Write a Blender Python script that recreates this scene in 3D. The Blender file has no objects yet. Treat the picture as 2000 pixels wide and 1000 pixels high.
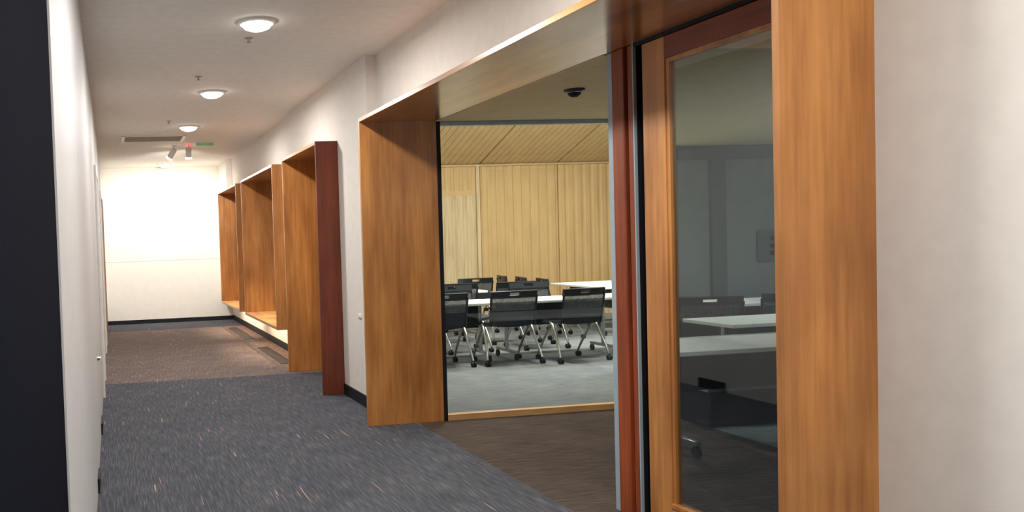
import bpy, bmesh, math, random
from mathutils import Vector, Matrix
random.seed(7)
SC = bpy.context.scene
COL = SC.collection
PI = math.pi

# ---------------------------------------------------------------- camera, world, exposure
FWD = Vector((0.14934661, 0.98816552, -0.03499285))
RGT = Vector((0.98794221, -0.15058664, -0.03597018))
UPV = Vector((0.04081395, 0.02919889, 0.99874003))
cd = bpy.data.cameras.new('camera')
cam = bpy.data.objects.new('camera', cd)
COL.objects.link(cam)
cam.matrix_world = Matrix(((RGT.x, UPV.x, -FWD.x, 0.0), (RGT.y, UPV.y, -FWD.y, 0.0),
                           (RGT.z, UPV.z, -FWD.z, 1.42), (0, 0, 0, 1)))
cd.sensor_fit = 'HORIZONTAL'; cd.sensor_width = 36.0
cd.lens = 1700 / 2000 * 36.0
cd.shift_x = (1000 - 476.6) / 2000
cd.shift_y = (536.4 - 500) / 2000
cd.clip_start = 0.02
SC.camera = cam
w = bpy.data.worlds.new('world'); SC.world = w; w.use_nodes = True
w.node_tree.nodes['Background'].inputs[0].default_value = (1.0, 0.93, 0.85, 1)
w.node_tree.nodes['Background'].inputs[1].default_value = 0.02
vs = SC.view_settings
vs.view_transform = 'Standard'; vs.look = 'None'; vs.gamma = 1.0; vs.exposure = 0.0
vs.use_curve_mapping = False

HC = 2.912                                    # corridor ceiling height
WARM = (1.0, 0.99, 0.975)


def lamp(name, kind, loc, power, color=WARM, size=0.15, rot=(0, 0, 0), spot=None, blend=0.6, size_y=None, spread=None):
    l = bpy.data.lights.new(name, kind)
    l.energy = power; l.color = color
    if kind == 'AREA':
        l.shape = 'RECTANGLE' if size_y else 'DISK'
        l.size = size
        if size_y: l.size_y = size_y
        if spread: l.spread = spread
    else:
        l.shadow_soft_size = size
    if kind == 'SPOT':
        l.spot_size = spot; l.spot_blend = blend
    o = bpy.data.objects.new(name, l); COL.objects.link(o)
    o.location = loc; o.rotation_euler = rot
    return o


# corridor downlights (the fittings are built further down)
DOWN = [(1.028, 5.825), (1.03, 8.478), (1.012, 10.88), (1.003, 15.75)]
DOWN_BEHIND = [(1.03, 3.2), (1.03, 0.6)]
for x, y in DOWN:
    lamp('downlight_lamp', 'AREA', (x, y, HC - 0.07), 42, WARM, 0.2)
for (x, y), p, d in zip(DOWN_BEHIND, (50, 78), (0.34, 0.2)):
    lamp('downlight_lamp', 'AREA', (x, y, HC - 0.07), p, WARM, d)
# classroom lamps hung high under the slatted slope
for x, y, z, p in ((4.4, 8.9, 3.5, 100), (6.6, 9.4, 3.5, 100), (5.4, 11.4, 3.0, 40), (7.6, 11.4, 3.0, 40)):
    lamp('unseen_classroom_lamp', 'AREA', (x, y, z), p, (1.0, 0.96, 0.9), 0.5)
for x, y, z, p in ((4.4, 9.4, 2.85, 135), (7.2, 9.4, 2.85, 135)):  # unseen point lights added to brighten the sloping slats
    lamp('unseen_classroom_lamp', 'POINT', (x, y, z), p, (1.0, 0.95, 0.87), 0.06)
lamp('door_view_fill', 'POINT', (3.7, 2.5, 2.1), 14, WARM, 0.1)  # unseen fill added to brighten the cream ceiling and trim inside the door
lamp('door_view_fill', 'AREA', (6.6, 5.6, 2.26), 50, (0.92, 0.98, 1.0), 0.3)  # unseen fill added to lift the unlit classroom part behind the door glass


# ---------------------------------------------------------------- materials
def lin(c):
    def f(v):
        v /= 255.0
        return v / 12.92 if v <= 0.04045 else ((v + 0.055) / 1.055) ** 2.4
    return (f(c[0]), f(c[1]), f(c[2]), 1.0)


def newmat(name):
    m = bpy.data.materials.new(name); m.use_nodes = True
    nt = m.node_tree
    return m, nt, nt.nodes['Principled BSDF']


def noise_tex(nt, scale, mapscale=(1, 1, 1), detail=4, rough=0.5, rot=(0, 0, 0)):
    tc = nt.nodes.new('ShaderNodeTexCoord')
    mp = nt.nodes.new('ShaderNodeMapping'); mp.inputs['Scale'].default_value = mapscale
    mp.inputs['Rotation'].default_value = rot
    nz = nt.nodes.new('ShaderNodeTexNoise')
    nz.inputs['Scale'].default_value = scale; nz.inputs['Detail'].default_value = detail
    nz.inputs['Roughness'].default_value = rough
    nt.links.new(tc.outputs['Object'], mp.inputs['Vector']); nt.links.new(mp.outputs[0], nz.inputs['Vector'])
    return nz


def ramp(nt, src, stops):
    r = nt.nodes.new('ShaderNodeValToRGB')
    cr = r.color_ramp
    while len(cr.elements) < len(stops): cr.elements.new(0.5)
    for e, (p, c) in zip(cr.elements, stops):
        e.position = p; e.color = c if len(c) == 4 else lin(c)
    nt.links.new(src, r.inputs[0])
    return r


def mixc(nt, a, b, fac, mode='MIX'):
    m = nt.nodes.new('ShaderNodeMix'); m.data_type = 'RGBA'; m.blend_type = mode
    for s, v in ((m.inputs[6], a), (m.inputs[7], b)):
        if isinstance(v, tuple): s.default_value = v
        else: nt.links.new(v, s)
    if isinstance(fac, float): m.inputs[0].default_value = fac
    else: nt.links.new(fac, m.inputs[0])
    return m.outputs[2]


def plain(name, c, rough=0.6, metal=0.0, var=0.06, bump=0.0, spec=0.5, nscale=12):
    m, nt, b = newmat(name)
    nz = noise_tex(nt, nscale)
    lo = tuple(max(0, v * (1 - var)) for v in c); hi = tuple(min(255, v * (1 + var)) for v in c)
    r = ramp(nt, nz.outputs['Fac'], [(0.3, lo), (0.7, hi)])
    nt.links.new(r.outputs[0], b.inputs['Base Color'])
    b.inputs['Roughness'].default_value = rough; b.inputs['Metallic'].default_value = metal
    b.inputs['Specular IOR Level'].default_value = spec
    if bump:
        bp = nt.nodes.new('ShaderNodeBump'); bp.inputs['Strength'].default_value = bump
        bp.inputs['Distance'].default_value = 0.002
        n2 = noise_tex(nt, 240, detail=2)
        nt.links.new(n2.outputs['Fac'], bp.inputs['Height']); nt.links.new(bp.outputs[0], b.inputs['Normal'])
    return m


def wood(name, dark, mid, light, axis='Z', rough=0.38, coat=0.25, patch=0.85):
    """varnished veneer, grain running along one axis"""
    m, nt, b = newmat(name)
    s = {'Z': (1, 1, 0.05), 'Y': (1, 0.05, 1), 'X': (0.05, 1, 1)}[axis]
    s2 = {'Z': (1, 1, 0.22), 'Y': (1, 0.22, 1), 'X': (0.22, 1, 1)}[axis]
    n1 = noise_tex(nt, 38, s, 5, 0.6)
    n2 = noise_tex(nt, 5.5, s2, 3, 0.55)
    r1 = ramp(nt, n1.outputs['Fac'], [(0.28, dark), (0.5, mid), (0.75, light)])
    r2 = ramp(nt, n2.outputs['Fac'], [(0.3, (178, 160, 150)), (0.7, (255, 250, 238))])
    c = mixc(nt, r1.outputs[0], r2.outputs[0], patch, 'MULTIPLY')
    nt.links.new(c, b.inputs['Base Color'])
    b.inputs['Roughness'].default_value = rough
    b.inputs['Coat Weight'].default_value = coat; b.inputs['Coat Roughness'].default_value = 0.3
    return m


def carpet(name, base, alt, streak, dash, along='Y', dash_cut=0.722):
    m, nt, b = newmat(name)
    k = (lambda a, c: (a, c, 1)) if along == 'Y' else (lambda a, c: (c, a, 1))
    n1 = noise_tex(nt, 1.0, k(110, 5), 3, 0.6)
    n2 = noise_tex(nt, 1.0, k(58, 2.0), 1, 0.5)
    n3 = noise_tex(nt, 3.0, (1, 1, 1), 2, 0.5)
    n4 = noise_tex(nt, 330, (1, 1, 1), 2, 0.6)
    r1 = ramp(nt, n1.outputs['Fac'], [(0.30, base), (0.52, alt), (0.68, streak)])
    r4 = ramp(nt, n4.outputs['Fac'], [(0.3, (222, 222, 222)), (0.7, (255, 255, 255))])
    c = mixc(nt, r1.outputs[0], r4.outputs[0], 0.8, 'MULTIPLY')
    dr = ramp(nt, n2.outputs['Fac'], [(dash_cut, (0, 0, 0)), (dash_cut + 0.04, (255, 255, 255))])
    c = mixc(nt, c, lin(dash), dr.outputs[0])
    r3 = ramp(nt, n3.outputs['Fac'], [(0.3, (225, 225, 232)), (0.7, (255, 250, 245))])
    c = mixc(nt, c, r3.outputs[0], 0.8, 'MULTIPLY')
    nt.links.new(c, b.inputs['Base Color'])
    b.inputs['Roughness'].default_value = 0.95; b.inputs['Specular IOR Level'].default_value = 0.15
    bp = nt.nodes.new('ShaderNodeBump'); bp.inputs['Strength'].default_value = 0.5; bp.inputs['Distance'].default_value = 0.004
    nt.links.new(n4.outputs['Fac'], bp.inputs['Height']); nt.links.new(bp.outputs[0], b.inputs['Normal'])
    return m


def glass(name, tint, refl=1.0, rough=0.0):
    m = bpy.data.materials.new(name); m.use_nodes = True
    nt = m.node_tree; nt.nodes.clear()
    out = nt.nodes.new('ShaderNodeOutputMaterial')
    tr = nt.nodes.new('ShaderNodeBsdfTransparent'); tr.inputs[0].default_value = tint
    gl = nt.nodes.new('ShaderNodeBsdfGlossy'); gl.inputs['Roughness'].default_value = rough
    gl.inputs[0].default_value = (0.9, 0.95, 1, 1)
    fr = nt.nodes.new('ShaderNodeFresnel'); fr.inputs[0].default_value = 1.5
    ge = nt.nodes.new('ShaderNodeNewGeometry')
    mr = nt.nodes.new('ShaderNodeMapRange')            # same index on both faces of the thin pane
    mr.inputs['To Min'].default_value = 1.5; mr.inputs['To Max'].default_value = 1 / 1.5
    nt.links.new(ge.outputs['Backfacing'], mr.inputs['Value']); nt.links.new(mr.outputs[0], fr.inputs[0])
    mu = nt.nodes.new('ShaderNodeMath'); mu.operation = 'MULTIPLY'; mu.inputs[1].default_value = refl
    mx = nt.nodes.new('ShaderNodeMixShader')
    nt.links.new(fr.outputs[0], mu.inputs[0]); nt.links.new(mu.outputs[0], mx.inputs[0])
    nt.links.new(tr.outputs[0], mx.inputs[1]); nt.links.new(gl.outputs[0], mx.inputs[2])
    nt.links.new(mx.outputs[0], out.inputs[0])
    return m


def emit(name, c, s):
    m = bpy.data.materials.new(name); m.use_nodes = True
    nt = m.node_tree; b = nt.nodes['Principled BSDF']
    b.inputs['Base Color'].default_value = (*c, 1)
    b.inputs['Emission Color'].default_value = (*c, 1); b.inputs['Emission Strength'].default_value = s
    return m


def mesh_fabric(name):
    """open woven chair mesh: half see-through"""
    m = bpy.data.materials.new(name); m.use_nodes = True
    nt = m.node_tree; b = nt.nodes['Principled BSDF']
    nz = noise_tex(nt, 60)
    r = ramp(nt, nz.outputs['Fac'], [(0.3, (70, 74, 76)), (0.7, (96, 100, 102))])
    nt.links.new(r.outputs[0], b.inputs['Base Color'])
    b.inputs['Roughness'].default_value = 0.5
    b.inputs['Alpha'].default_value = 0.72
    return m


M = dict(
    ceiling=plain('ceiling_paint', (240, 236, 228), 0.9, var=0.015, bump=0.1),
    wall=plain('wall_paint', (226, 219, 210), 0.8, var=0.015, bump=0.08),
    wall_left=plain('wall_paint_satin', (198, 195, 192), 0.5, var=0.015),
    endwall=plain('end_wall_paint', (232, 227, 216), 0.8, var=0.01),
    navy=plain('charcoal_navy_paint', (15, 17, 26), 1.0, var=0.1, spec=0.02, nscale=60),
    black=plain('black_rubber', (20, 21, 26), 0.6, spec=0.3),
    wood=wood('cherry_veneer', (180, 118, 58), (202, 138, 74), (216, 154, 90)),
    wood_y=wood('cherry_veneer_long', (180, 118, 58), (202, 138, 74), (216, 154, 90), 'Y', 0.16, 1.0),
    wood_x=wood('cherry_veneer_cross', (212, 160, 100), (228, 180, 122), (240, 198, 144), 'X'),
    red=wood('red_stained_cherry', (132, 56, 22), (156, 72, 30), (172, 86, 40), 'Z', 0.5, 0.05),
    bench=wood('pale_bench_veneer', (204, 152, 94), (220, 172, 116), (232, 190, 136), 'Y', 0.35, 0.3),
    darkred=wood('shaded_cherry', (100, 40, 14), (118, 50, 18), (134, 62, 26), 'Z', 0.55, 0.0),  # cherry darkened: shade of the unlit near jamb put into the colour
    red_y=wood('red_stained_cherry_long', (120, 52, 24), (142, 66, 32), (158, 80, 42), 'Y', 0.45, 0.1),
    ash=wood('pale_ash_slats', (206, 170, 118), (210, 175, 123), (215, 181, 130), 'Z', 0.6, 0.0, 0.25),
    ash_y=wood('pale_ash_slats_long', (212, 180, 130), (218, 187, 137), (224, 194, 145), 'Y', 0.6, 0.0, 0.25),
    ash_pale=wood('bleached_ash', (190, 166, 128), (210, 188, 150), (224, 204, 168), 'Z', 0.6, 0.0, 0.25),
    carpet=carpet('blue_grey_carpet', (68, 71, 77), (86, 88, 94), (116, 115, 118), (184, 148, 132)),
    carpet_brown=carpet('brown_carpet_tiles', (104, 91, 85), (124, 110, 103), (148, 132, 124), (196, 160, 140), dash_cut=0.72),
    carpet_taupe=carpet('taupe_entry_carpet', (66, 56, 50), (88, 76, 68), (108, 96, 84), (120, 104, 84), 'X', 0.74),
    carpet_room=carpet('classroom_carpet', (112, 118, 120), (136, 142, 144), (160, 165, 166), (150, 150, 140), 'X', 0.8),
    olive=plain('vestibule_ceiling_paint', (226, 204, 158), 0.85, var=0.02),
    greywall=plain('grey_wall_paint', (150, 158, 156), 0.8, var=0.02),
    greydark=plain('grey_column_paint', (116, 122, 122), 0.8, var=0.02),
    alu=plain('satin_aluminium', (158, 174, 182), 0.4, 0.1, var=0.02),
    chrome=plain('satin_chrome', (190, 190, 186), 0.25, 0.9, var=0.02),
    white=plain('white_laminate', (240, 240, 236), 0.35, var=0.01),
    grille_dark=plain('dark_grille', (34, 29, 25), 0.7),
    whitemetal=plain('white_enamel', (226, 222, 216), 0.45, var=0.02),
    grille=plain('grey_grille', (176, 164, 146), 0.5, 0.3),
    shell=plain('black_nylon', (26, 28, 34), 0.4, var=0.1),
    seat=plain('navy_black_fabric', (30, 34, 44), 0.75, var=0.15, nscale=80),
    mesh=mesh_fabric('chair_mesh'),
    glass=glass('clear_glass', (0.93, 0.97, 0.96, 1), 1.0),
    tint=glass('door_glass', (0.72, 0.78, 0.78, 1), 1.3),
    glow=emit('lamp_glass', (1.0, 0.93, 0.85), 14.0),
    redled=emit('red_indicator', (1.0, 0.06, 0.08), 2.5),
    acrylic=glass('green_acrylic', (0.55, 0.85, 0.68, 1), 0.6),
)


# ---------------------------------------------------------------- mesh helpers
class MB:
    def __init__(s): s.bm = bmesh.new()

    def box(s, x0, x1, y0, y1, z0, z1, bevel=0.0):
        r = bmesh.ops.create_cube(s.bm, size=1.0)
        vs_ = r['verts']
        for v in vs_:
            v.co = Vector(((x0 + x1) / 2 + v.co.x * (x1 - x0), (y0 + y1) / 2 + v.co.y * (y1 - y0), (z0 + z1) / 2 + v.co.z * (z1 - z0)))
        if bevel:
            es = list({e for v in vs_ for e in v.link_edges})
            bmesh.ops.bevel(s.bm, geom=es, offset=bevel, segments=2, affect='EDGES', profile=0.5)
        return s

    def prism(s, pts, y0, y1, axis='Y'):
        """polygon (a, b) extruded along an axis"""
        def mk(a, b, t):
            return {'Y': (a, t, b), 'X': (t, a, b), 'Z': (a, b, t)}[axis]
        v0 = [s.bm.verts.new(mk(a, b, y0)) for a, b in pts]
        v1 = [s.bm.verts.new(mk(a, b, y1)) for a, b in pts]
        n = len(pts)
        s.bm.faces.new(v0); s.bm.faces.new(list(reversed(v1)))
        for i in range(n):
            s.bm.faces.new((v0[(i + 1) % n], v0[i], v1[i], v1[(i + 1) % n]))
        return s

    def tube(s, pts, r, seg=10, cap=True):
        pts = [Vector(p) for p in pts]
        rad = r if isinstance(r, (list, tuple)) else [r] * len(pts)
        rings = []
        ref = None
        for i, p in enumerate(pts):
            t = (pts[min(i + 1, len(pts) - 1)] - pts[max(i - 1, 0)]).normalized()
            if ref is None:
                ref = Vector((0, 0, 1)) if abs(t.z) < 0.9 else Vector((1, 0, 0))
            u = t.cross(ref).normalized(); v = t.cross(u).normalized()
            ref = -v.cross(t).cross(t).normalized() if False else ref
            rings.append([s.bm.verts.new(p + (u * math.cos(2 * PI * k / seg) + v * math.sin(2 * PI * k / seg)) * rad[i]) for k in range(seg)])
        for a, b in zip(rings, rings[1:]):
            for k in range(seg):
                s.bm.faces.new((a[k], a[(k + 1) % seg], b[(k + 1) % seg], b[k]))
        if cap:
            s.bm.faces.new(list(reversed(rings[0]))); s.bm.faces.new(rings[-1])
        return s

    def lathe(s, prof, c=(0, 0, 0), seg=32):
        c = Vector(c); rings = []
        for r, z in prof:
            if r < 1e-6: rings.append([s.bm.verts.new(c + Vector((0, 0, z)))])
            else: rings.append([s.bm.verts.new(c + Vector((r * math.cos(2 * PI * k / seg), r * math.sin(2 * PI * k / seg), z))) for k in range(seg)])
        for a, b in zip(rings, rings[1:]):
            for k in range(seg):
                k2 = (k + 1) % seg
                if len(a) == 1 and len(b) == 1: continue
                if len(a) == 1: s.bm.faces.new((a[0], b[k2], b[k]))
                elif len(b) == 1: s.bm.faces.new((a[k], a[k2], b[0]))
                else: s.bm.faces.new((a[k], a[k2], b[k2], b[k]))
        return s

    def grid(s, fn, nu, nv, thick=0.0):
        """surface fn(u, v) with u, v in 0..1; thickened along its normals"""
        P = [[Vector(fn(i / nu, j / nv)) for j in range(nv + 1)] for i in range(nu + 1)]
        V = [[s.bm.verts.new(p) for p in row] for row in P]
        fs = [s.bm.faces.new((V[i][j], V[i + 1][j], V[i + 1][j + 1], V[i][j + 1])) for i in range(nu) for j in range(nv)]
        if thick:
            bmesh.ops.recalc_face_normals(s.bm, faces=fs)
            bmesh.ops.solidify(s.bm, geom=fs, thickness=thick)
        return s

    def build(s, name, m, parent=None, smooth=False, loc=None):
        bmesh.ops.recalc_face_normals(s.bm, faces=s.bm.faces[:])
        me = bpy.data.meshes.new(name); s.bm.to_mesh(me); s.bm.free()
        me.materials.append(m)
        if smooth:
            for p in me.polygons: p.use_smooth = True
            me.set_sharp_from_angle(angle=math.radians(40))
        o = bpy.data.objects.new(name, me); COL.objects.link(o)
        if parent: o.parent = parent
        if loc: o.location = loc
        return o


def B(*a, **k): return MB().box(*a, **k)


def tag(o, label=None, cat=None, group=None, kind=None):
    if label: o['label'] = label
    if cat: o['category'] = cat
    if group: o['group'] = group
    if kind: o['kind'] = kind
    return o


def thing(name, label, cat, loc=(0, 0, 0), group=None, kind=None, rz=0.0):
    o = bpy.data.objects.new(name, None); COL.objects.link(o)
    o.location = loc; o.rotation_euler = (0, 0, rz); o.empty_display_size = 0.1
    return tag(o, label, cat, group, kind)


def struct(name, mb, m, label=None, cat=None, **k):
    return tag(mb.build(name, m, **k), label, cat, None, 'structure')


def dup(o, parent=None):
    c = o.copy(); COL.objects.link(c)
    if parent: c.parent = parent
    for ch in list(o.children): dup(ch, c)
    return c


# ---------------------------------------------------------------- measured places
XF, XB = 1.877, 2.483            # front and back plane of the timber portals
XW1, XW2, XW3 = 2.18, 2.086, 2.24  # right wall planes: near, bulged middle, far
YN, YJ = 2.208, 6.366            # near and far jamb of the big portal
HP = 2.335                       # top of the portals
HS = 2.305                       # underside of their heads
XL = -0.134
YE = 16.37
ZO = 2.30                        # low ceiling of the vestibule

# ---------------------------------------------------------------- floors
struct('floor', B(-0.5, 2.27, -2.6, 9.22, -0.1, 0.0), M['carpet'],
       'blue-grey striped carpet with orange flecks along the near corridor', 'floor')
struct('floor', B(-0.5, 2.27, 9.22, 15.0, -0.1, 0.0), M['carpet_brown'],
       'brown-grey band of carpet across the far corridor', 'floor')
struct('floor', B(-0.5, 2.4, 15.0, 16.6, -0.1, 0.0), M['carpet'],
       'blue-grey carpet strip before the end wall', 'floor')
struct('floor', B(2.27, 4.15, 2.0, 6.40, -0.1, 0.0), M['carpet_taupe'],
       'dark brown carpet of the glazed vestibule', 'floor')
mb = MB(); mb.box(2.27, 12.2, 6.40, 14.3, -0.1, 0.0); mb.box(4.15, 12.2, -0.6, 6.40, -0.1, 0.0)
struct('floor', mb, M['carpet_room'], 'pale grey-blue carpet of the classroom', 'floor')

# ---------------------------------------------------------------- ceilings
struct('ceiling', B(-0.5, 2.6, -2.6, 16.6, HC, HC + 0.1), M['ceiling'], 'beige painted corridor ceiling', 'ceiling')
mb = MB(); mb.box(2.585, 4.8, 3.87, 4.08, ZO, ZO + 0.06); mb.box(2.484, 4.15, 4.08, 6.36, ZO, ZO + 0.06); mb.box(4.15, 12.0, 4.08, 6.36, ZO, ZO + 0.06)
mb.prism([(4.12, 6.36), (5.42, 8.55), (12.0, 8.55), (12.0, 6.36)], ZO, ZO + 0.06, 'Z')
struct('ceiling', mb, M['olive'], 'low olive-beige ceiling over the vestibule', 'ceiling')
struct('ceiling', B(2.5, 12.0, -0.5, 3.87, 2.48, 2.54), M['ceiling'], 'cream ceiling just inside the glazed door', 'ceiling')
# sloping slatted ceiling: rises toward the camera from the far wall
SL = 0.344
YF, ZF = 14.0, 2.62
def slope_panel(x0, x1):
    mb = MB(); n = max(1, round((x1 - x0) / 0.11)); w_ = (x1 - x0) / n
    for i in range(n):
        a = x0 + i * w_ + 0.004; b = x0 + (i + 1) * w_ - 0.004
        mb.prism([(6.36, ZF + (YF - 6.36) * SL), (YF, ZF), (YF, ZF + 0.03), (6.36, ZF + (YF - 6.36) * SL + 0.03)], a, b, 'X')
    mb.prism([(6.36, ZF + (YF - 6.36) * SL + 0.03), (YF, ZF + 0.03), (YF, ZF + 0.08), (6.36, ZF + (YF - 6.36) * SL + 0.08)], x0, x1, 'X')
    return mb
JX = [2.49, 4.83, 6.20, 7.61, 9.02, 10.43, 12.0]
for i in range(len(JX) - 1):
    struct('ceiling', slope_panel(JX[i] + 0.012, JX[i + 1] - 0.012), M['ash_y'],
           'pale timber slatted sloping ceiling panel of the classroom', 'ceiling')

# ---------------------------------------------------------------- corridor walls
mb = MB()
mb.box(XW1, XB, -2.6, YN, 0, HC)                       # near, right of the portal
mb.box(XW1, XB, YN, 6.85, HP, HC)                      # above the portal
struct('wall_right', mb, M['wall'], 'off-white near corridor wall right of the portal', 'wall')
mb = MB()
mb.box(XW1, XB, 6.40, 6.85, 0, HP)
mb.box(XW2, XB, 6.85, 7.79, 0, HC)
mb.box(XW2, XB, 7.79, 9.38, HP, HC)
mb.box(XW2, XB, 9.38, 9.98, 0, HC)
struct('wall_right', mb, M['wall'], 'off-white wall bulge between the first two portals', 'wall')
mb = MB()
mb.box(XW3 - 0.1, XB, 9.98, 15.16, HP, HC); mb.box(XW3, XB, 9.98, 15.16, 0, 0.40)
mb.box(XW3 - 0.1, XB, 12.44, 12.98, 0.40, HP)
mb.box(2.04, XB, 15.16, YE, HP, HC); mb.box(2.06, XB, 15.16, YE, 0.40, HP); mb.box(XW3, XB, 15.16, YE, 0.0, 0.40)
struct('wall_right', mb, M['wall'], 'off-white far corridor wall around the window boxes', 'wall')
struct('wall_far', B(-0.6, 2.5, YE, YE + 0.1, 0, HC), M['endwall'], 'brightly lit off-white wall closing the corridor', 'wall')
struct('trim_1', B(-0.134, 2.04, YE - 0.004, YE, 1.172, 1.178), M['whitemetal'], 'fine joint line across the end wall', 'trim')
# left wall: a satin white run with slightly proud door casings
mb = MB(); mb.box(XL - 0.12, XL, 2.33, 16.5, 0, HC)
struct('wall_left', mb, M['wall_left'], 'satin white left corridor wall', 'wall')
mb = MB(); mb.box(XL - 0.12, XL - 0.006, -2.6, 2.33, 0, HC)
struct('wall_near', mb, M['navy'], 'dark navy wall panel at the left edge', 'wall')
struct('wall_behind', B(-0.6, 2.6, -2.7, -2.6, 0, HC), M['wall'], 'wall behind the camera', 'wall')

# left-wall doors: white casings and leaf, a timber one far down
def casing(n, y0, y1, m, leaf, label, knob=None):
    d = thing('door_%d' % n, label, 'door', (XL, (y0 + y1) / 2, 0), kind='structure')
    hy = (y1 - y0) / 2
    for s in (-1, 1):
        B(0.0, 0.022, s * hy - 0.035, s * hy + 0.035, 0, 2.15, bevel=0.004).build('casing', m, d)
    B(0.0, 0.022, -hy - 0.035, hy + 0.035, 2.15, 2.22, bevel=0.004).build('casing', m, d)
    lf = B(0.0, 0.008, -hy + 0.035, hy - 0.035, 0.01, 2.15).build('door_leaf', leaf, d)
    if knob:
        MB().tube([(0.0, knob, 0.98), (0.05, knob, 0.98), (0.05, knob + 0.11, 0.98)], 0.009).build('lever_handle', M['chrome'], lf, smooth=True)
    return d
casing(4, 8.4, 9.5, M['whitemetal'], M['wall_left'], 'white painted door on the left corridor wall')
casing(5, 12.0, 13.0, M['whitemetal'], M['wall_left'], 'further white painted door on the left corridor wall')
casing(6, 14.2, 15.3, M['wood'], M['wood'], 'timber door at the far end of the left wall')

# baseboards
struct('baseboard_far', B(XL, 2.30, YE - 0.018, YE, 0, 0.075), M['black'], 'black skirting under the end wall', 'skirting')
mb = MB(); mb.box(XW1 - 0.012, XW1, -2.6, YN - 0.001, 0, 0.1)
struct('baseboard_right', mb, M['black'], 'black skirting of the near right wall', 'skirting')
mb = MB(); mb.box(XW2 - 0.012, XW2, 6.85, 7.79, 0, 0.1); mb.box(XW2 - 0.012, XW1, 6.838, 6.85, 0, 0.1); mb.box(XW1 - 0.012, XW1, 6.40, 6.84, 0, 0.1)
struct('baseboard_right', mb, M['black'], 'black skirting between the first two portals', 'skirting')
mb = MB(); mb.box(XW3 - 0.012, XW3, 9.98, YE - 0.018, 0, 0.09); mb.box(XW2 - 0.012, XW2, 9.38, 9.97, 0, 0.09)
struct('baseboard_right', mb, M['black'], 'black skirting below the window boxes', 'skirting')
for y0, y1 in ((5.10, 5.36), (6.72, 7.06)):
    struct('baseboard_left', B(XL, XL + 0.012, y0, y1, 0, 0.085), M['black'], 'short black skirting piece on the left wall', 'skirting')

# ---------------------------------------------------------------- the big portal with the glazed door
T = 0.03
def portal(name, label, y0, y1, z0, group, near_mat, far_mat, deep=XB, sill=False, back=None):
    """timber box portal standing proud of the wall; y0 near jamb outer face, y1 far jamb outer face"""
    p = thing(name, label, 'portal', (XF, y0, z0), group)
    dx = deep - XF; L = y1 - y0; H = HP - z0
    B(0, dx, 0, T, 0, H, bevel=0.0025).build('jamb', near_mat, p)
    B(0, dx, L - T, L, 0, H, bevel=0.0025).build('jamb', far_mat, p)
    B(0, dx, T, L - T, H - T, H, bevel=0.0025).build('head', M['wood_y'], p)
    if sill: B(0, dx, T, L - T, 0, 0.035, bevel=0.0025).build('bench', M['bench'], p)
    return p
big = portal('timber_portal', 'large orange-brown timber portal around the glazed classroom entrance', YN, YJ + T, 0.0, None,
             M['wood'], M['wood'], 2.483)
# pulls the timber lining past the back plane up to the door line
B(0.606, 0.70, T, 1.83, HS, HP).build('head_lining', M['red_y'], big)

# door set in the back plane
door = thing('door_1', 'tall timber-framed sliding glass door at the right of the vestibule opening', 'door', (XB, 2.24, 0), kind='structure')
DL = 3.775 - 2.24
ST = 0.165
zb_, zt_ = 0.03, 2.285
def frame_member(nm, mb, m): return mb.build(nm, m, door)
frame_member('stile', B(0.005, 0.05, DL - ST, DL, zb_, zt_, bevel=0.003), M['wood'])
frame_member('stile', B(0.005, 0.05, 0, ST, zb_, zt_, bevel=0.003), M['wood'])
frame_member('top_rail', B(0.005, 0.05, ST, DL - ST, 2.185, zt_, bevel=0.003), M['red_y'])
frame_member('bottom_rail', B(0.005, 0.05, ST, DL - ST, zb_, 0.15, bevel=0.003), M['wood_y'])
gm = MB()
gm.box(0.012, 0.04, DL - ST - 0.022, DL - ST, 0.15, 2.185); gm.box(0.012, 0.04, ST, ST + 0.022, 0.15, 2.185)
gm.box(0.012, 0.04, ST + 0.022, DL - ST - 0.022, 2.165, 2.185)
gm.box(0.0, 0.055, ST, DL - ST, 0.142, 0.165, bevel=0.003)
frame_member('glazing_bead', gm, M['wood'])
frame_member('glass_pane', B(0.024, 0.030, ST + 0.01, DL - ST - 0.01, 0.155, 2.175), M['tint'])
# post left of the door, dark gap, aluminium edge
post = thing('door_post', 'red-brown moulded timber post left of the glazed door', 'post', (XB, 3.825, 0))
B(-0.004, 0.012, 0.006, 0.014, 0, HS, bevel=0.001).build('edge_strip', M['alu'], post)
B(0.012, 0.11, 0.004, 0.014, 0, HS, bevel=0.001).build('dark_gap_strip', M['black'], post)  # black strip painted in to read as the dark gap beside the leaf
mbp = MB(); mbp.box(0.01, 0.11, 0.014, 0.075, 0, HS, bevel=0.004); mbp.box(0.022, 0.11, 0.075, 0.095, 0, HS, bevel=0.003)
mbp.box(0.0, 0.11, 0.095, 0.195, 0, HS, bevel=0.006)
mbp.build('post_body', M['red'], post)
B(0.012, 0.10, 0.195, 0.25, 0.0, HS, bevel=0.002).build('glass_channel', M['alu'], post)
struct('trim_3', B(XB + 0.045, XB + 0.12, 3.70, 3.838, 0.0, HS), M['black'], 'black recess behind the sliding door edge', 'trim')
struct('trim_4', B(XB + 0.0, XB + 0.09, 2.24, 3.83, 2.287, 2.305), M['black'], 'black track slot over the sliding door', 'trim')

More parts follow.
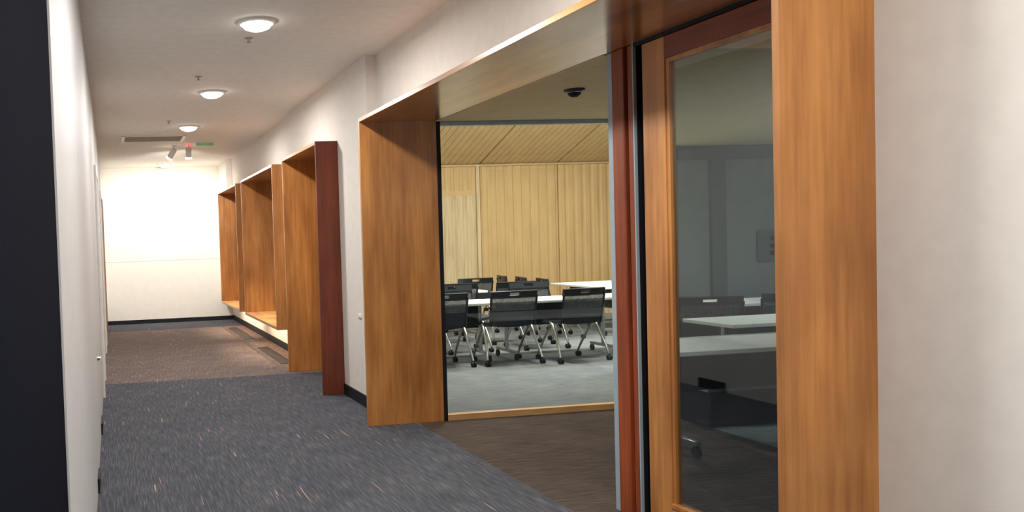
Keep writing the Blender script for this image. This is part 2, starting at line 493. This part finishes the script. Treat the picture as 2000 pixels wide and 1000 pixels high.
# vestibule: wall panels, glazed partition at its far side
VX = 3.95
struct('wall_back', B(2.56, 4.0, -0.6, -0.5, 0, HC), M['greywall'])
part = thing('window_1', 'floor to ceiling glass partition between vestibule and classroom', 'window', (XB, YJ, 0), kind='structure')
B(0.0, VX - XB + 0.1, 0.0, 0.06, 0.0, 0.05, bevel=0.003).build('sill', M['wood_x'], part)
B(0.0, VX - XB + 0.1, 0.0, 0.06, ZO - 0.03, ZO, bevel=0.002).build('head_channel', M['alu'], part)
B(VX - XB + 0.1, VX - XB + 0.16, 0.0, 0.06, 0.0, ZO).build('mullion', M['alu'], part)
B(0.0, VX - XB + 0.1, 0.025, 0.035, 0.05, ZO - 0.03).build('glass_pane', M['glass'], part)
B(0.0, 0.03, -0.002, 0.07, 0.0, ZO).build('channel', M['black'], part)
struct('wall_back', B(XB, 12.0, 6.36, 6.42, ZO + 0.002, 5.3), M['olive'])
# timber bulkhead just inside the door, cream ceiling in front of it
struct('trim_5', B(2.6, 12.0, 3.80, 3.87, ZO - 0.03, 2.48, bevel=0.003), M['wood_x'], 'timber trim across the vestibule ceiling behind the door', 'trim')

# ---------------------------------------------------------------- classroom shell
def slat_wall(x0, x1, z0, z1, y, pitch, m, name='wall_far', label=None):
    mb = MB(); n = max(1, round((x1 - x0) / pitch)); w_ = (x1 - x0) / n
    for i in range(n):
        a = x0 + i * w_; b = a + w_
        mb.prism([(a + 0.006, y), (a + 0.03, y - 0.016), (b - 0.05, y - 0.016), (b - 0.022, y)], z0, z1, 'Z')
    mb.box(x0, x1, y, y + 0.03, z0, z1)
    return struct(name, mb, m, label, 'wall')
for i in range(2, len(JX) - 1):
    slat_wall(JX[i] + 0.012, JX[i + 1] - 0.012, 0, ZF, YF, 0.155, M['ash'], label='pale timber slatted panel of the far classroom wall')
slat_wall(2.6, JX[2] - 0.012, 2.19, ZF, YF, 0.155, M['ash'], label='pale slatted panel above the bleached timber screen')
slat_wall(2.6, 6.12, 0, 2.10, YF - 0.01, 0.20, M['ash_pale'], label='paler slatted timber screen at the left of the far classroom wall')
struct('trim_6', B(2.6, 6.18, YF - 0.02, YF + 0.02, 2.10, 2.19), M['ash'], 'timber rail over the paler screen', 'trim')
struct('trim_7', B(6.12, 6.18, YF - 0.05, YF + 0.02, 0.0, ZF), M['ash_pale'], 'pale upright beside the timber screen', 'trim')
struct('trim_8', B(2.6, 12.0, YF - 0.045, YF, ZF - 0.03, ZF), M['ash'], 'timber rail along the top of the slatted wall', 'trim')
struct('wall_back', B(2.6, 12.0, YF + 0.03, YF + 0.12, 0, 3.2), M['ash'])
struct('wall_side', B(2.465, 2.495, 6.43, 14.1, 0, 3.0), M['greywall'])
struct('wall_side', B(2.40, 2.49, 6.43, 14.1, 2.92, 5.6), M['greywall'])
struct('wall_side', B(12.0, 12.1, -0.6, 14.1, 0, 5.6), M['greywall'])
# grey wall seen through the door glass, with column and plate
struct('wall_side', B(5.9, 12.0, 8.55, 8.65, 0, 3.6), M['greywall'], 'dim grey classroom wall seen through the door glass', 'wall')
struct('trim_9', B(5.88, 12.0, 8.52, 8.55, 2.15, 2.27), M['greydark'], 'darker band along the top of the grey wall', 'trim')
struct('wall_pier', B(6.39, 6.56, 8.50, 8.55, 0, 2.15), M['greydark'], 'darker pier on the grey classroom wall', 'pier')
struct('wall_side', B(4.0, 12.0, -0.6, -0.5, 0, HC), M['greywall'])

# ---------------------------------------------------------------- far portals and window boxes
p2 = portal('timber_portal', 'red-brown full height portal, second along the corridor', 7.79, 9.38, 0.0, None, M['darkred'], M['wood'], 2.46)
struct('door_2', B(2.42, 2.46, 7.83, 9.34, 0.0, HS), M['wood'], 'timber door inside the second portal', 'door')
b3 = portal('window_box', 'nearer raised timber window box with a bench sill', 9.98, 12.44, 0.40, 'timber window boxes with bench sills', M['wood'], M['wood'], 2.46, True)
b3['category'] = 'window box'
b4 = portal('window_box', 'further raised timber window box against the end of the corridor', 12.98, 15.16, 0.40, 'timber window boxes with bench sills', M['wood'], M['wood'], 2.46, True)
b4['category'] = 'window box'
for bx, L in ((b3, 12.44 - 9.98), (b4, 15.16 - 12.98)):
    B(0.53, 0.54, T, L - T, 0.035, HS - 0.40).build('glass_pane', M['tint'], bx)
for y0, y1 in ((10.2, 12.2), (13.2, 14.95)):
    for k in (0.15, 0.5, 0.85):
        lamp('window_box_lamp', 'SPOT', (XF + 0.22, y0 + (y1 - y0) * k, HS - 0.02), 150, (1.0, 0.86, 0.66), 0.02, spot=math.radians(44), blend=0.8)
# warm strip washing the wall under the bench sills
for y0, y1 in ((10.0, 12.4), (13.0, 15.1)):
    lamp('under_bench_lamp', 'AREA', (XF + 0.03, (y0 + y1) / 2, 0.37), 11.0, (1.0, 0.8, 0.6), 0.04, (0, math.radians(-70), 0), size_y=y1 - y0)

# floor diffusers in front of the boxes
def diffuser(y0, y1, label):
    d = thing('floor_grille', label, 'floor grille', (1.99, (y0 + y1) / 2, 0), 'floor grilles below the window boxes')
    h = (y1 - y0) / 2
    mb = MB(); mb.box(-0.075, -0.06, -h, h, 0, 0.006); mb.box(0.06, 0.075, -h, h, 0, 0.006); mb.box(-0.06, 0.06, -h, -h + 0.015, 0, 0.006); mb.box(-0.06, 0.06, h - 0.015, h, 0, 0.006)
    mb.build('frame', M['grille_dark'], d)
    mb = MB()
    for k in range(4): mb.box(-0.048 + k * 0.027, -0.034 + k * 0.027, -h + 0.015, h - 0.015, 0, 0.005)
    mb.build('bar', M['grille_dark'], d)
    B(-0.06, 0.06, -h + 0.015, h - 0.015, 0.0, 0.002).build('pan', M['black'], d)
diffuser(10.0, 11.7, 'nearer dark linear floor grille below the window boxes')
diffuser(12.8, 14.7, 'further dark linear floor grille near the end wall')

# ---------------------------------------------------------------- ceiling fittings
DLAB = ['nearest and largest of the glowing round downlights in the corridor ceiling',
        'second round downlight from the camera in the corridor ceiling',
        'third round downlight, just before the ceiling grille',
        'last round downlight, right before the bright end wall']
def downlight():
    d = thing('downlight', DLAB[0], 'ceiling light', (0, 0, HC), 'round corridor downlights')
    MB().lathe([(0.108, -0.002), (0.110, -0.020), (0.130, -0.012), (0.133, 0.0)], seg=40).build('trim_ring', M['whitemetal'], d, smooth=True)
    MB().lathe([(0.0, -0.062), (0.05, -0.058), (0.085, -0.044), (0.105, -0.020), (0.108, -0.002)], seg=40).build('diffuser', M['glow'], d, smooth=True)  # dome widened and deepened so its shape imitates the lamp's bloom
    return d
d0 = downlight()
for i, (x, y) in enumerate(DOWN):
    d = d0 if i == 0 else dup(d0)
    d.location = (x, y, HC); d['label'] = DLAB[i]

def sprinkler():
    d = thing('sprinkler', '', 'sprinkler', (0, 0, 0), 'pendent sprinklers')
    MB().lathe([(0.0, -0.004), (0.03, -0.004), (0.034, 0.0)], seg=20).build('escutcheon', M['grille'], d, smooth=True)
    MB().lathe([(0.0, -0.028), (0.008, -0.027), (0.009, -0.004), (0.0, -0.003)], seg=12).build('body', M['grille'], d, smooth=True)
    MB().lathe([(0.0, -0.034), (0.018, -0.033), (0.018, -0.030), (0.0, -0.028)], seg=16).build('deflector', M['grille'], d, smooth=True)
    return d
s0 = sprinkler()
for i, (x, y, lab) in enumerate(((1.045, 6.28, 'small grey ceiling sprinkler just beyond the nearest downlight'),
                                 (0.82, 7.70, 'small grey ceiling sprinkler before the second downlight'),
                                 (0.735, 10.40, 'small grey ceiling sprinkler left of the third downlight'))):
    s = s0 if i == 0 else dup(s0)
    s.location = (x, y, HC); s['label'] = lab
# sensor dome in the vestibule ceiling
d = thing('smoke_detector', 'dark domed detector on the olive vestibule ceiling', 'detector', (2.86, 5.03, ZO))
MB().lathe([(0.0, -0.012), (0.058, -0.012), (0.064, 0.0)], seg=28).build('base', M['shell'], d, smooth=True)
MB().lathe([(0.044, -0.012), (0.036, -0.034), (0.02, -0.046), (0.0, -0.05)], seg=28).build('dome', M['black'], d, smooth=True)
MB().lathe([(0.045, -0.014), (0.046, -0.02), (0.043, -0.022)], seg=28).build('ring', M['chrome'], d, smooth=True)

# linear air grille
g = thing('air_grille', 'long grey linear air grille across the corridor ceiling', 'air grille', (0.625, 12.02, HC))
mb = MB(); mb.box(-0.41, 0.41, -0.30, -0.28, -0.012, 0); mb.box(-0.41, 0.41, 0.28, 0.30, -0.012, 0)
mb.box(-0.41, -0.40, -0.28, 0.28, -0.012, 0); mb.box(0.40, 0.41, -0.28, 0.28, -0.012, 0)
mb.build('frame', M['whitemetal'], g)
for s in (-1, 1):
    B(s * 0.41 - 0.022, s * 0.41 + 0.022, -0.30, 0.30, -0.016, 0, bevel=0.002).build('end_cap', M['whitemetal'], g)
mb = MB()
for k in range(18): mb.prism([(-0.275 + k * 0.031, -0.011), (-0.268 + k * 0.031, -0.012), (-0.252 + k * 0.031, 0), (-0.259 + k * 0.031, 0)], -0.388, 0.388, 'X')
mb.build('louvre', M['grille'], g)
B(-0.388, 0.388, -0.28, 0.28, -0.002, 0.0).build('backing', M['grille'], g)

# spotlights aimed at the end wall
def spot(loc, tilt, label, red):
    s = thing('spotlight', label, 'spotlight', loc, 'cylinder spotlights before the end wall')
    MB().lathe([(0.0, -0.022), (0.035, -0.022), (0.038, 0.0)], seg=20).build('canopy', M['redled'] if red else M['whitemetal'], s, smooth=True)
    MB().tube([(0, 0, -0.02), (0, 0, -0.06)], 0.007).build('stem', M['grille'], s, smooth=True)
    a = tilt
    p0 = Vector((0, 0, -0.06)); dirv = Vector((math.sin(a[0]), math.sin(a[1]), -1)).normalized()
    body = MB().tube([p0 - dirv * 0.01, p0 + dirv * 0.14], 0.042, 20).build('barrel', M['whitemetal'], s, smooth=True)
    MB().tube([p0 + dirv * 0.1405, p0 + dirv * 0.158], [0.046, 0.05], 20).build('lens', M['glow'], s, smooth=True)
    return p0 + dirv * 0.17 + Vector(loc), dirv
spots = [((1.17, 12.72, HC), (0.0, 0.25), 'cylinder spotlight with a red indicator at its ceiling mount', True),
         ((0.98, 12.95, HC), (-0.7, 0.5), 'smaller tilted spotlight left of the red-tipped one', False)]
for loc, tilt, lab, red in spots:
    pos, dv = spot(loc, tilt, lab, red)
    l = lamp('spotlight_lamp', 'SPOT', pos, 300 if red else 170, (1.0, 0.97, 0.91), 0.04, spot=math.radians(70), blend=0.7)
    aim = Vector((1.1 if red else 0.75, YE, 1.75)) - pos
    l.rotation_euler = aim.to_track_quat('-Z', 'Y').to_euler()
sg = thing('green_blade', 'thin pale green acrylic blade on the corridor ceiling right of the spotlight', 'sign', (1.40, 12.60, HC))  # thin green translucent blade under a slim white mount
B(-0.14, 0.14, -0.012, 0.012, -0.008, 0, bevel=0.002).build('mount', M['whitemetal'], sg)
B(-0.13, 0.13, -0.003, 0.003, -0.045, -0.008).build('blade', M['acrylic'], sg)

# small white switch on the bulge wall
sw = thing('wall_switch', 'small white switch on the wall left of the big portal', 'switch', (XW2, 7.22, 0.77))
B(-0.010, 0.0, -0.04, 0.04, -0.015, 0.015, bevel=0.002).build('plate', M['white'], sw)
B(-0.016, -0.010, -0.012, 0.012, -0.008, 0.008, bevel=0.001).build('rocker', M['white'], sw)
kn = thing('door_stop', 'tiny bright metal door stop low on the left wall', 'door stop', (XL, 6.38, 0.63))
MB().tube([(0, 0, 0), (0.02, 0, 0)], [0.016, 0.010], 14).build('stem', M['chrome'], kn, smooth=True)
MB().tube([(0.0201, 0, 0), (0.03, 0, 0)], 0.013, 14).build('bumper', M['white'], kn, smooth=True)
# plate on the grey wall
pl = thing('wall_panel', 'dark grey control panel on the grey wall behind the door glass', 'control panel', (7.07, 8.55, 1.2))
B(-0.12, 0.12, -0.03, 0, -0.17, 0.17, bevel=0.004).build('panel_body', M['greydark'], pl)
for zz in (-0.08, 0.0, 0.08): B(0.02, 0.07, -0.038, -0.03, zz - 0.025, zz + 0.02, bevel=0.002).build('button', M['black'], pl)

# ---------------------------------------------------------------- classroom furniture
def make_chair():
    c = thing('classroom_chair', '', 'chair')
    # seat: dished pad with a rounded front
    def seat(u, v):
        x = (u - 0.5) * 0.47; y = -0.20 + v * 0.44
        z = 0.425 + 0.02 * (abs(u - 0.5) * 2) ** 2 - 0.03 * max(0, v - 0.8) * 5 * max(0, v - 0.8) * 2 + 0.012 * (1 - v)
        k = 1 - 0.08 * (2 * abs(v - 0.5)) ** 3
        return (x * k, y, z)
    MB().grid(seat, 14, 12, 0.035).build('seat', M['seat'], c, smooth=True)
    # back, curved in plan, leaning back with height
    def bk(x, z):
        return -0.205 - 0.19 * (z - 0.42) + 0.28 * x * x
    def surf(x0, x1, z0, z1):
        return lambda u, v: (x0 + u * (x1 - x0), bk(x0 + u * (x1 - x0), z0 + v * (z1 - z0)), z0 + v * (z1 - z0))
    HW = 0.235
    MB().grid(surf(-HW, HW, 0.42, 0.585), 12, 4, 0.022).build('lumbar_shell', M['seat'], c, smooth=True)
    MB().grid(surf(-HW, HW, 0.585, 0.725), 12, 4, 0.006).build('back_mesh', M['mesh'], c, smooth=True)
    tr_ = MB()
    tr_.grid(surf(-HW - 0.015, -0.055, 0.715, 0.79), 6, 4, 0.026)
    tr_.grid(surf(0.055, HW + 0.015, 0.715, 0.79), 6, 4, 0.026)
    tr_.grid(surf(-0.055, 0.055, 0.715, 0.742), 4, 2, 0.026)
    tr_.grid(surf(-0.055, 0.055, 0.775, 0.79), 4, 2, 0.026)
    tr_.build('top_rail', M['shell'], c, smooth=True)
    for s in (-1, 1):
        MB().tube([(s * (HW + 0.005), bk(HW, 0.42), 0.42), (s * (HW + 0.008), bk(HW, 0.6), 0.6), (s * (HW + 0.012), bk(HW, 0.75), 0.75)], 0.011).build('upright', M['shell'], c, smooth=True)
        MB().tube([(s * 0.20, 0.02, 0.41), (s * 0.255, -0.02, 0.425), (s * 0.262, -0.07, 0.40), (s * 0.268, -0.13, 0.30), (s * 0.285, -0.20, 0.16), (s * 0.295, -0.235, 0.065)], [0.012, 0.014, 0.016, 0.014, 0.013, 0.011]).build('leg', M['chrome'], c, smooth=True)
        MB().tube([(s * 0.258, -0.05, 0.41), (s * 0.255, 0.05, 0.30), (s * 0.25, 0.16, 0.15), (s * 0.25, 0.215, 0.065)], [0.013, 0.012, 0.012, 0.011]).build('leg', M['chrome'], c, smooth=True)
        for px, py in ((0.295, -0.235), (0.25, 0.215)):
            mb = MB()
            mb.tube([(s * px - 0.022, py - 0.01, 0.027), (s * px - 0.005, py - 0.01, 0.027)], 0.027, 16)
            mb.tube([(s * px + 0.005, py - 0.01, 0.027), (s * px + 0.022, py - 0.01, 0.027)], 0.027, 16)
            mb.tube([(s * px, py, 0.03), (s * px, py, 0.068)], 0.008, 8)
            mb.build('caster', M['black'], c, smooth=True)
    MB().tube([(-0.20, 0.02, 0.405), (0.20, 0.02, 0.405)], 0.011).build('crossbar', M['chrome'], c, smooth=True)
    return c
chair0 = make_chair()
used = [False]
def place_chair(x, y, rz, label, group):
    c = chair0 if not used[0] else dup(chair0)
    used[0] = True
    c.location = (x, y, 0); c.scale = (1.08, 1, 1.02); c.rotation_euler = (0, 0, rz); c['label'] = label; c['group'] = group
    return c
G1 = 'mesh-back chairs in the front classroom row'
G2 = 'mesh-back chairs in the further classroom rows'
place_chair(4.29, 9.13, 0.02, 'black mesh-back chair in the middle of the front classroom row', G1)
place_chair(3.52, 9.17, -0.05, 'black mesh-back chair at the left of the front row, half behind the portal jamb', G1)
place_chair(5.03, 9.05, 0.16, 'black mesh-back chair at the right of the front row, slightly turned', G1)
place_chair(4.42, 10.98, 0.0, 'dark chair of the second row at far left, next to the portal jamb', G2)
place_chair(5.16, 10.85, 0.0, 'dark chair of the second row right behind the middle front chair', G2)
place_chair(5.22, 10.14, PI, 'dark chair facing the camera across the front table, between middle and right chairs', G2)
place_chair(4.22, 10.14, PI + 0.1, 'dark chair facing the camera across the front table, between left and middle chairs', G2)
place_chair(5.16, 12.15, 0.05, 'grey-topped chair alone in the rear row below the timber screen', G2)
place_chair(6.02, 12.30, -1.78, 'left one of three side-on chairs at the back table', G2)
place_chair(6.02, 11.68, -1.78, 'middle one of three side-on chairs at the back table', G2)
place_chair(6.02, 11.06, -1.78, 'right one of three side-on chairs at the back table', G2)
G3 = 'chairs seen through the door glass'
place_chair(5.30, 7.2, -0.4, 'dim chair at the left behind the door glass', G3)
place_chair(6.10, 7.1, -0.5, 'dim chair at the right behind the door glass, cut by the jamb', G3)

def make_table(wid=1.5, dep=0.6):
    t = thing('folding_table', '', 'table')
    B(-wid / 2, wid / 2, -dep / 2, dep / 2, 0.64, 0.67, bevel=0.006).build('tabletop', M['white'], t)
    B(-wid / 2 + 0.15, wid / 2 - 0.15, 0.05, 0.065, 0.36, 0.64, bevel=0.003).build('modesty_panel', M['shell'], t)
    for s in (-1, 1):
        MB().tube([(s * (wid / 2 - 0.15), 0, 0.10), (s * (wid / 2 - 0.15), 0, 0.655)], 0.022, 12).build('leg', M['chrome'], t, smooth=True)
        B(s * (wid / 2 - 0.15) - 0.02, s * (wid / 2 - 0.15) + 0.02, -0.26, 0.26, 0.075, 0.105, bevel=0.004).build('foot', M['chrome'], t)
        for yy in (-0.24, 0.24):
            MB().tube([(s * (wid / 2 - 0.15) - 0.012, yy, 0.036), (s * (wid / 2 - 0.15) + 0.012, yy, 0.036)], 0.036, 16).build('caster', M['black'], t, smooth=True)
    MB().tube([(-wid / 2 + 0.17, 0, 0.625), (wid / 2 - 0.17, 0, 0.625)], 0.014, 10).build('crossbar', M['chrome'], t, smooth=True)
    return t
t0 = make_table()
TG = 'white folding classroom tables'
for i, (x, y, rz, lab) in enumerate((
        (3.55, 9.46, 0, 'white table before the left front chair, at the portal jamb'),
        (5.06, 9.44, 0, 'white table before the middle and right front chairs'),
        (6.57, 9.42, 0, 'white table at the right end of the front row, by the glass edge'),
        (4.30, 11.52, 0, 'white table of the second row at left'),
        (6.80, 11.5, PI / 2, 'bright white table at the back right, before the three side-on chairs'),
        (7.45, 11.5, PI / 2, 'bright white table at the back right, pushed behind the other'),
        (4.12, 5.10, 0, 'white table spanning the view through the door glass'),
        (5.42, 6.30, 0, 'further white table behind the door glass, between two dim chairs'),
        (6.7, 7.9, 0, 'small-looking white table deepest behind the door glass'))):
    t = t0 if i == 0 else dup(t0)
    t.location = (x, y, 0); t.rotation_euler = (0, 0, rz); t['label'] = lab; t['group'] = TG

# grey cabinet with recessed dark plinth behind the door glass
cb = thing('low_cabinet', 'low grey cabinet over a dark recessed plinth behind the door glass', 'cabinet', (4.65, 5.75, 0))
B(-0.55, 0.9, -0.22, 0.22, 0.26, 0.60, bevel=0.004).build('body', M['greywall'], cb)
B(-0.5, 0.85, -0.18, 0.20, 0.0, 0.26).build('plinth', M['black'], cb)
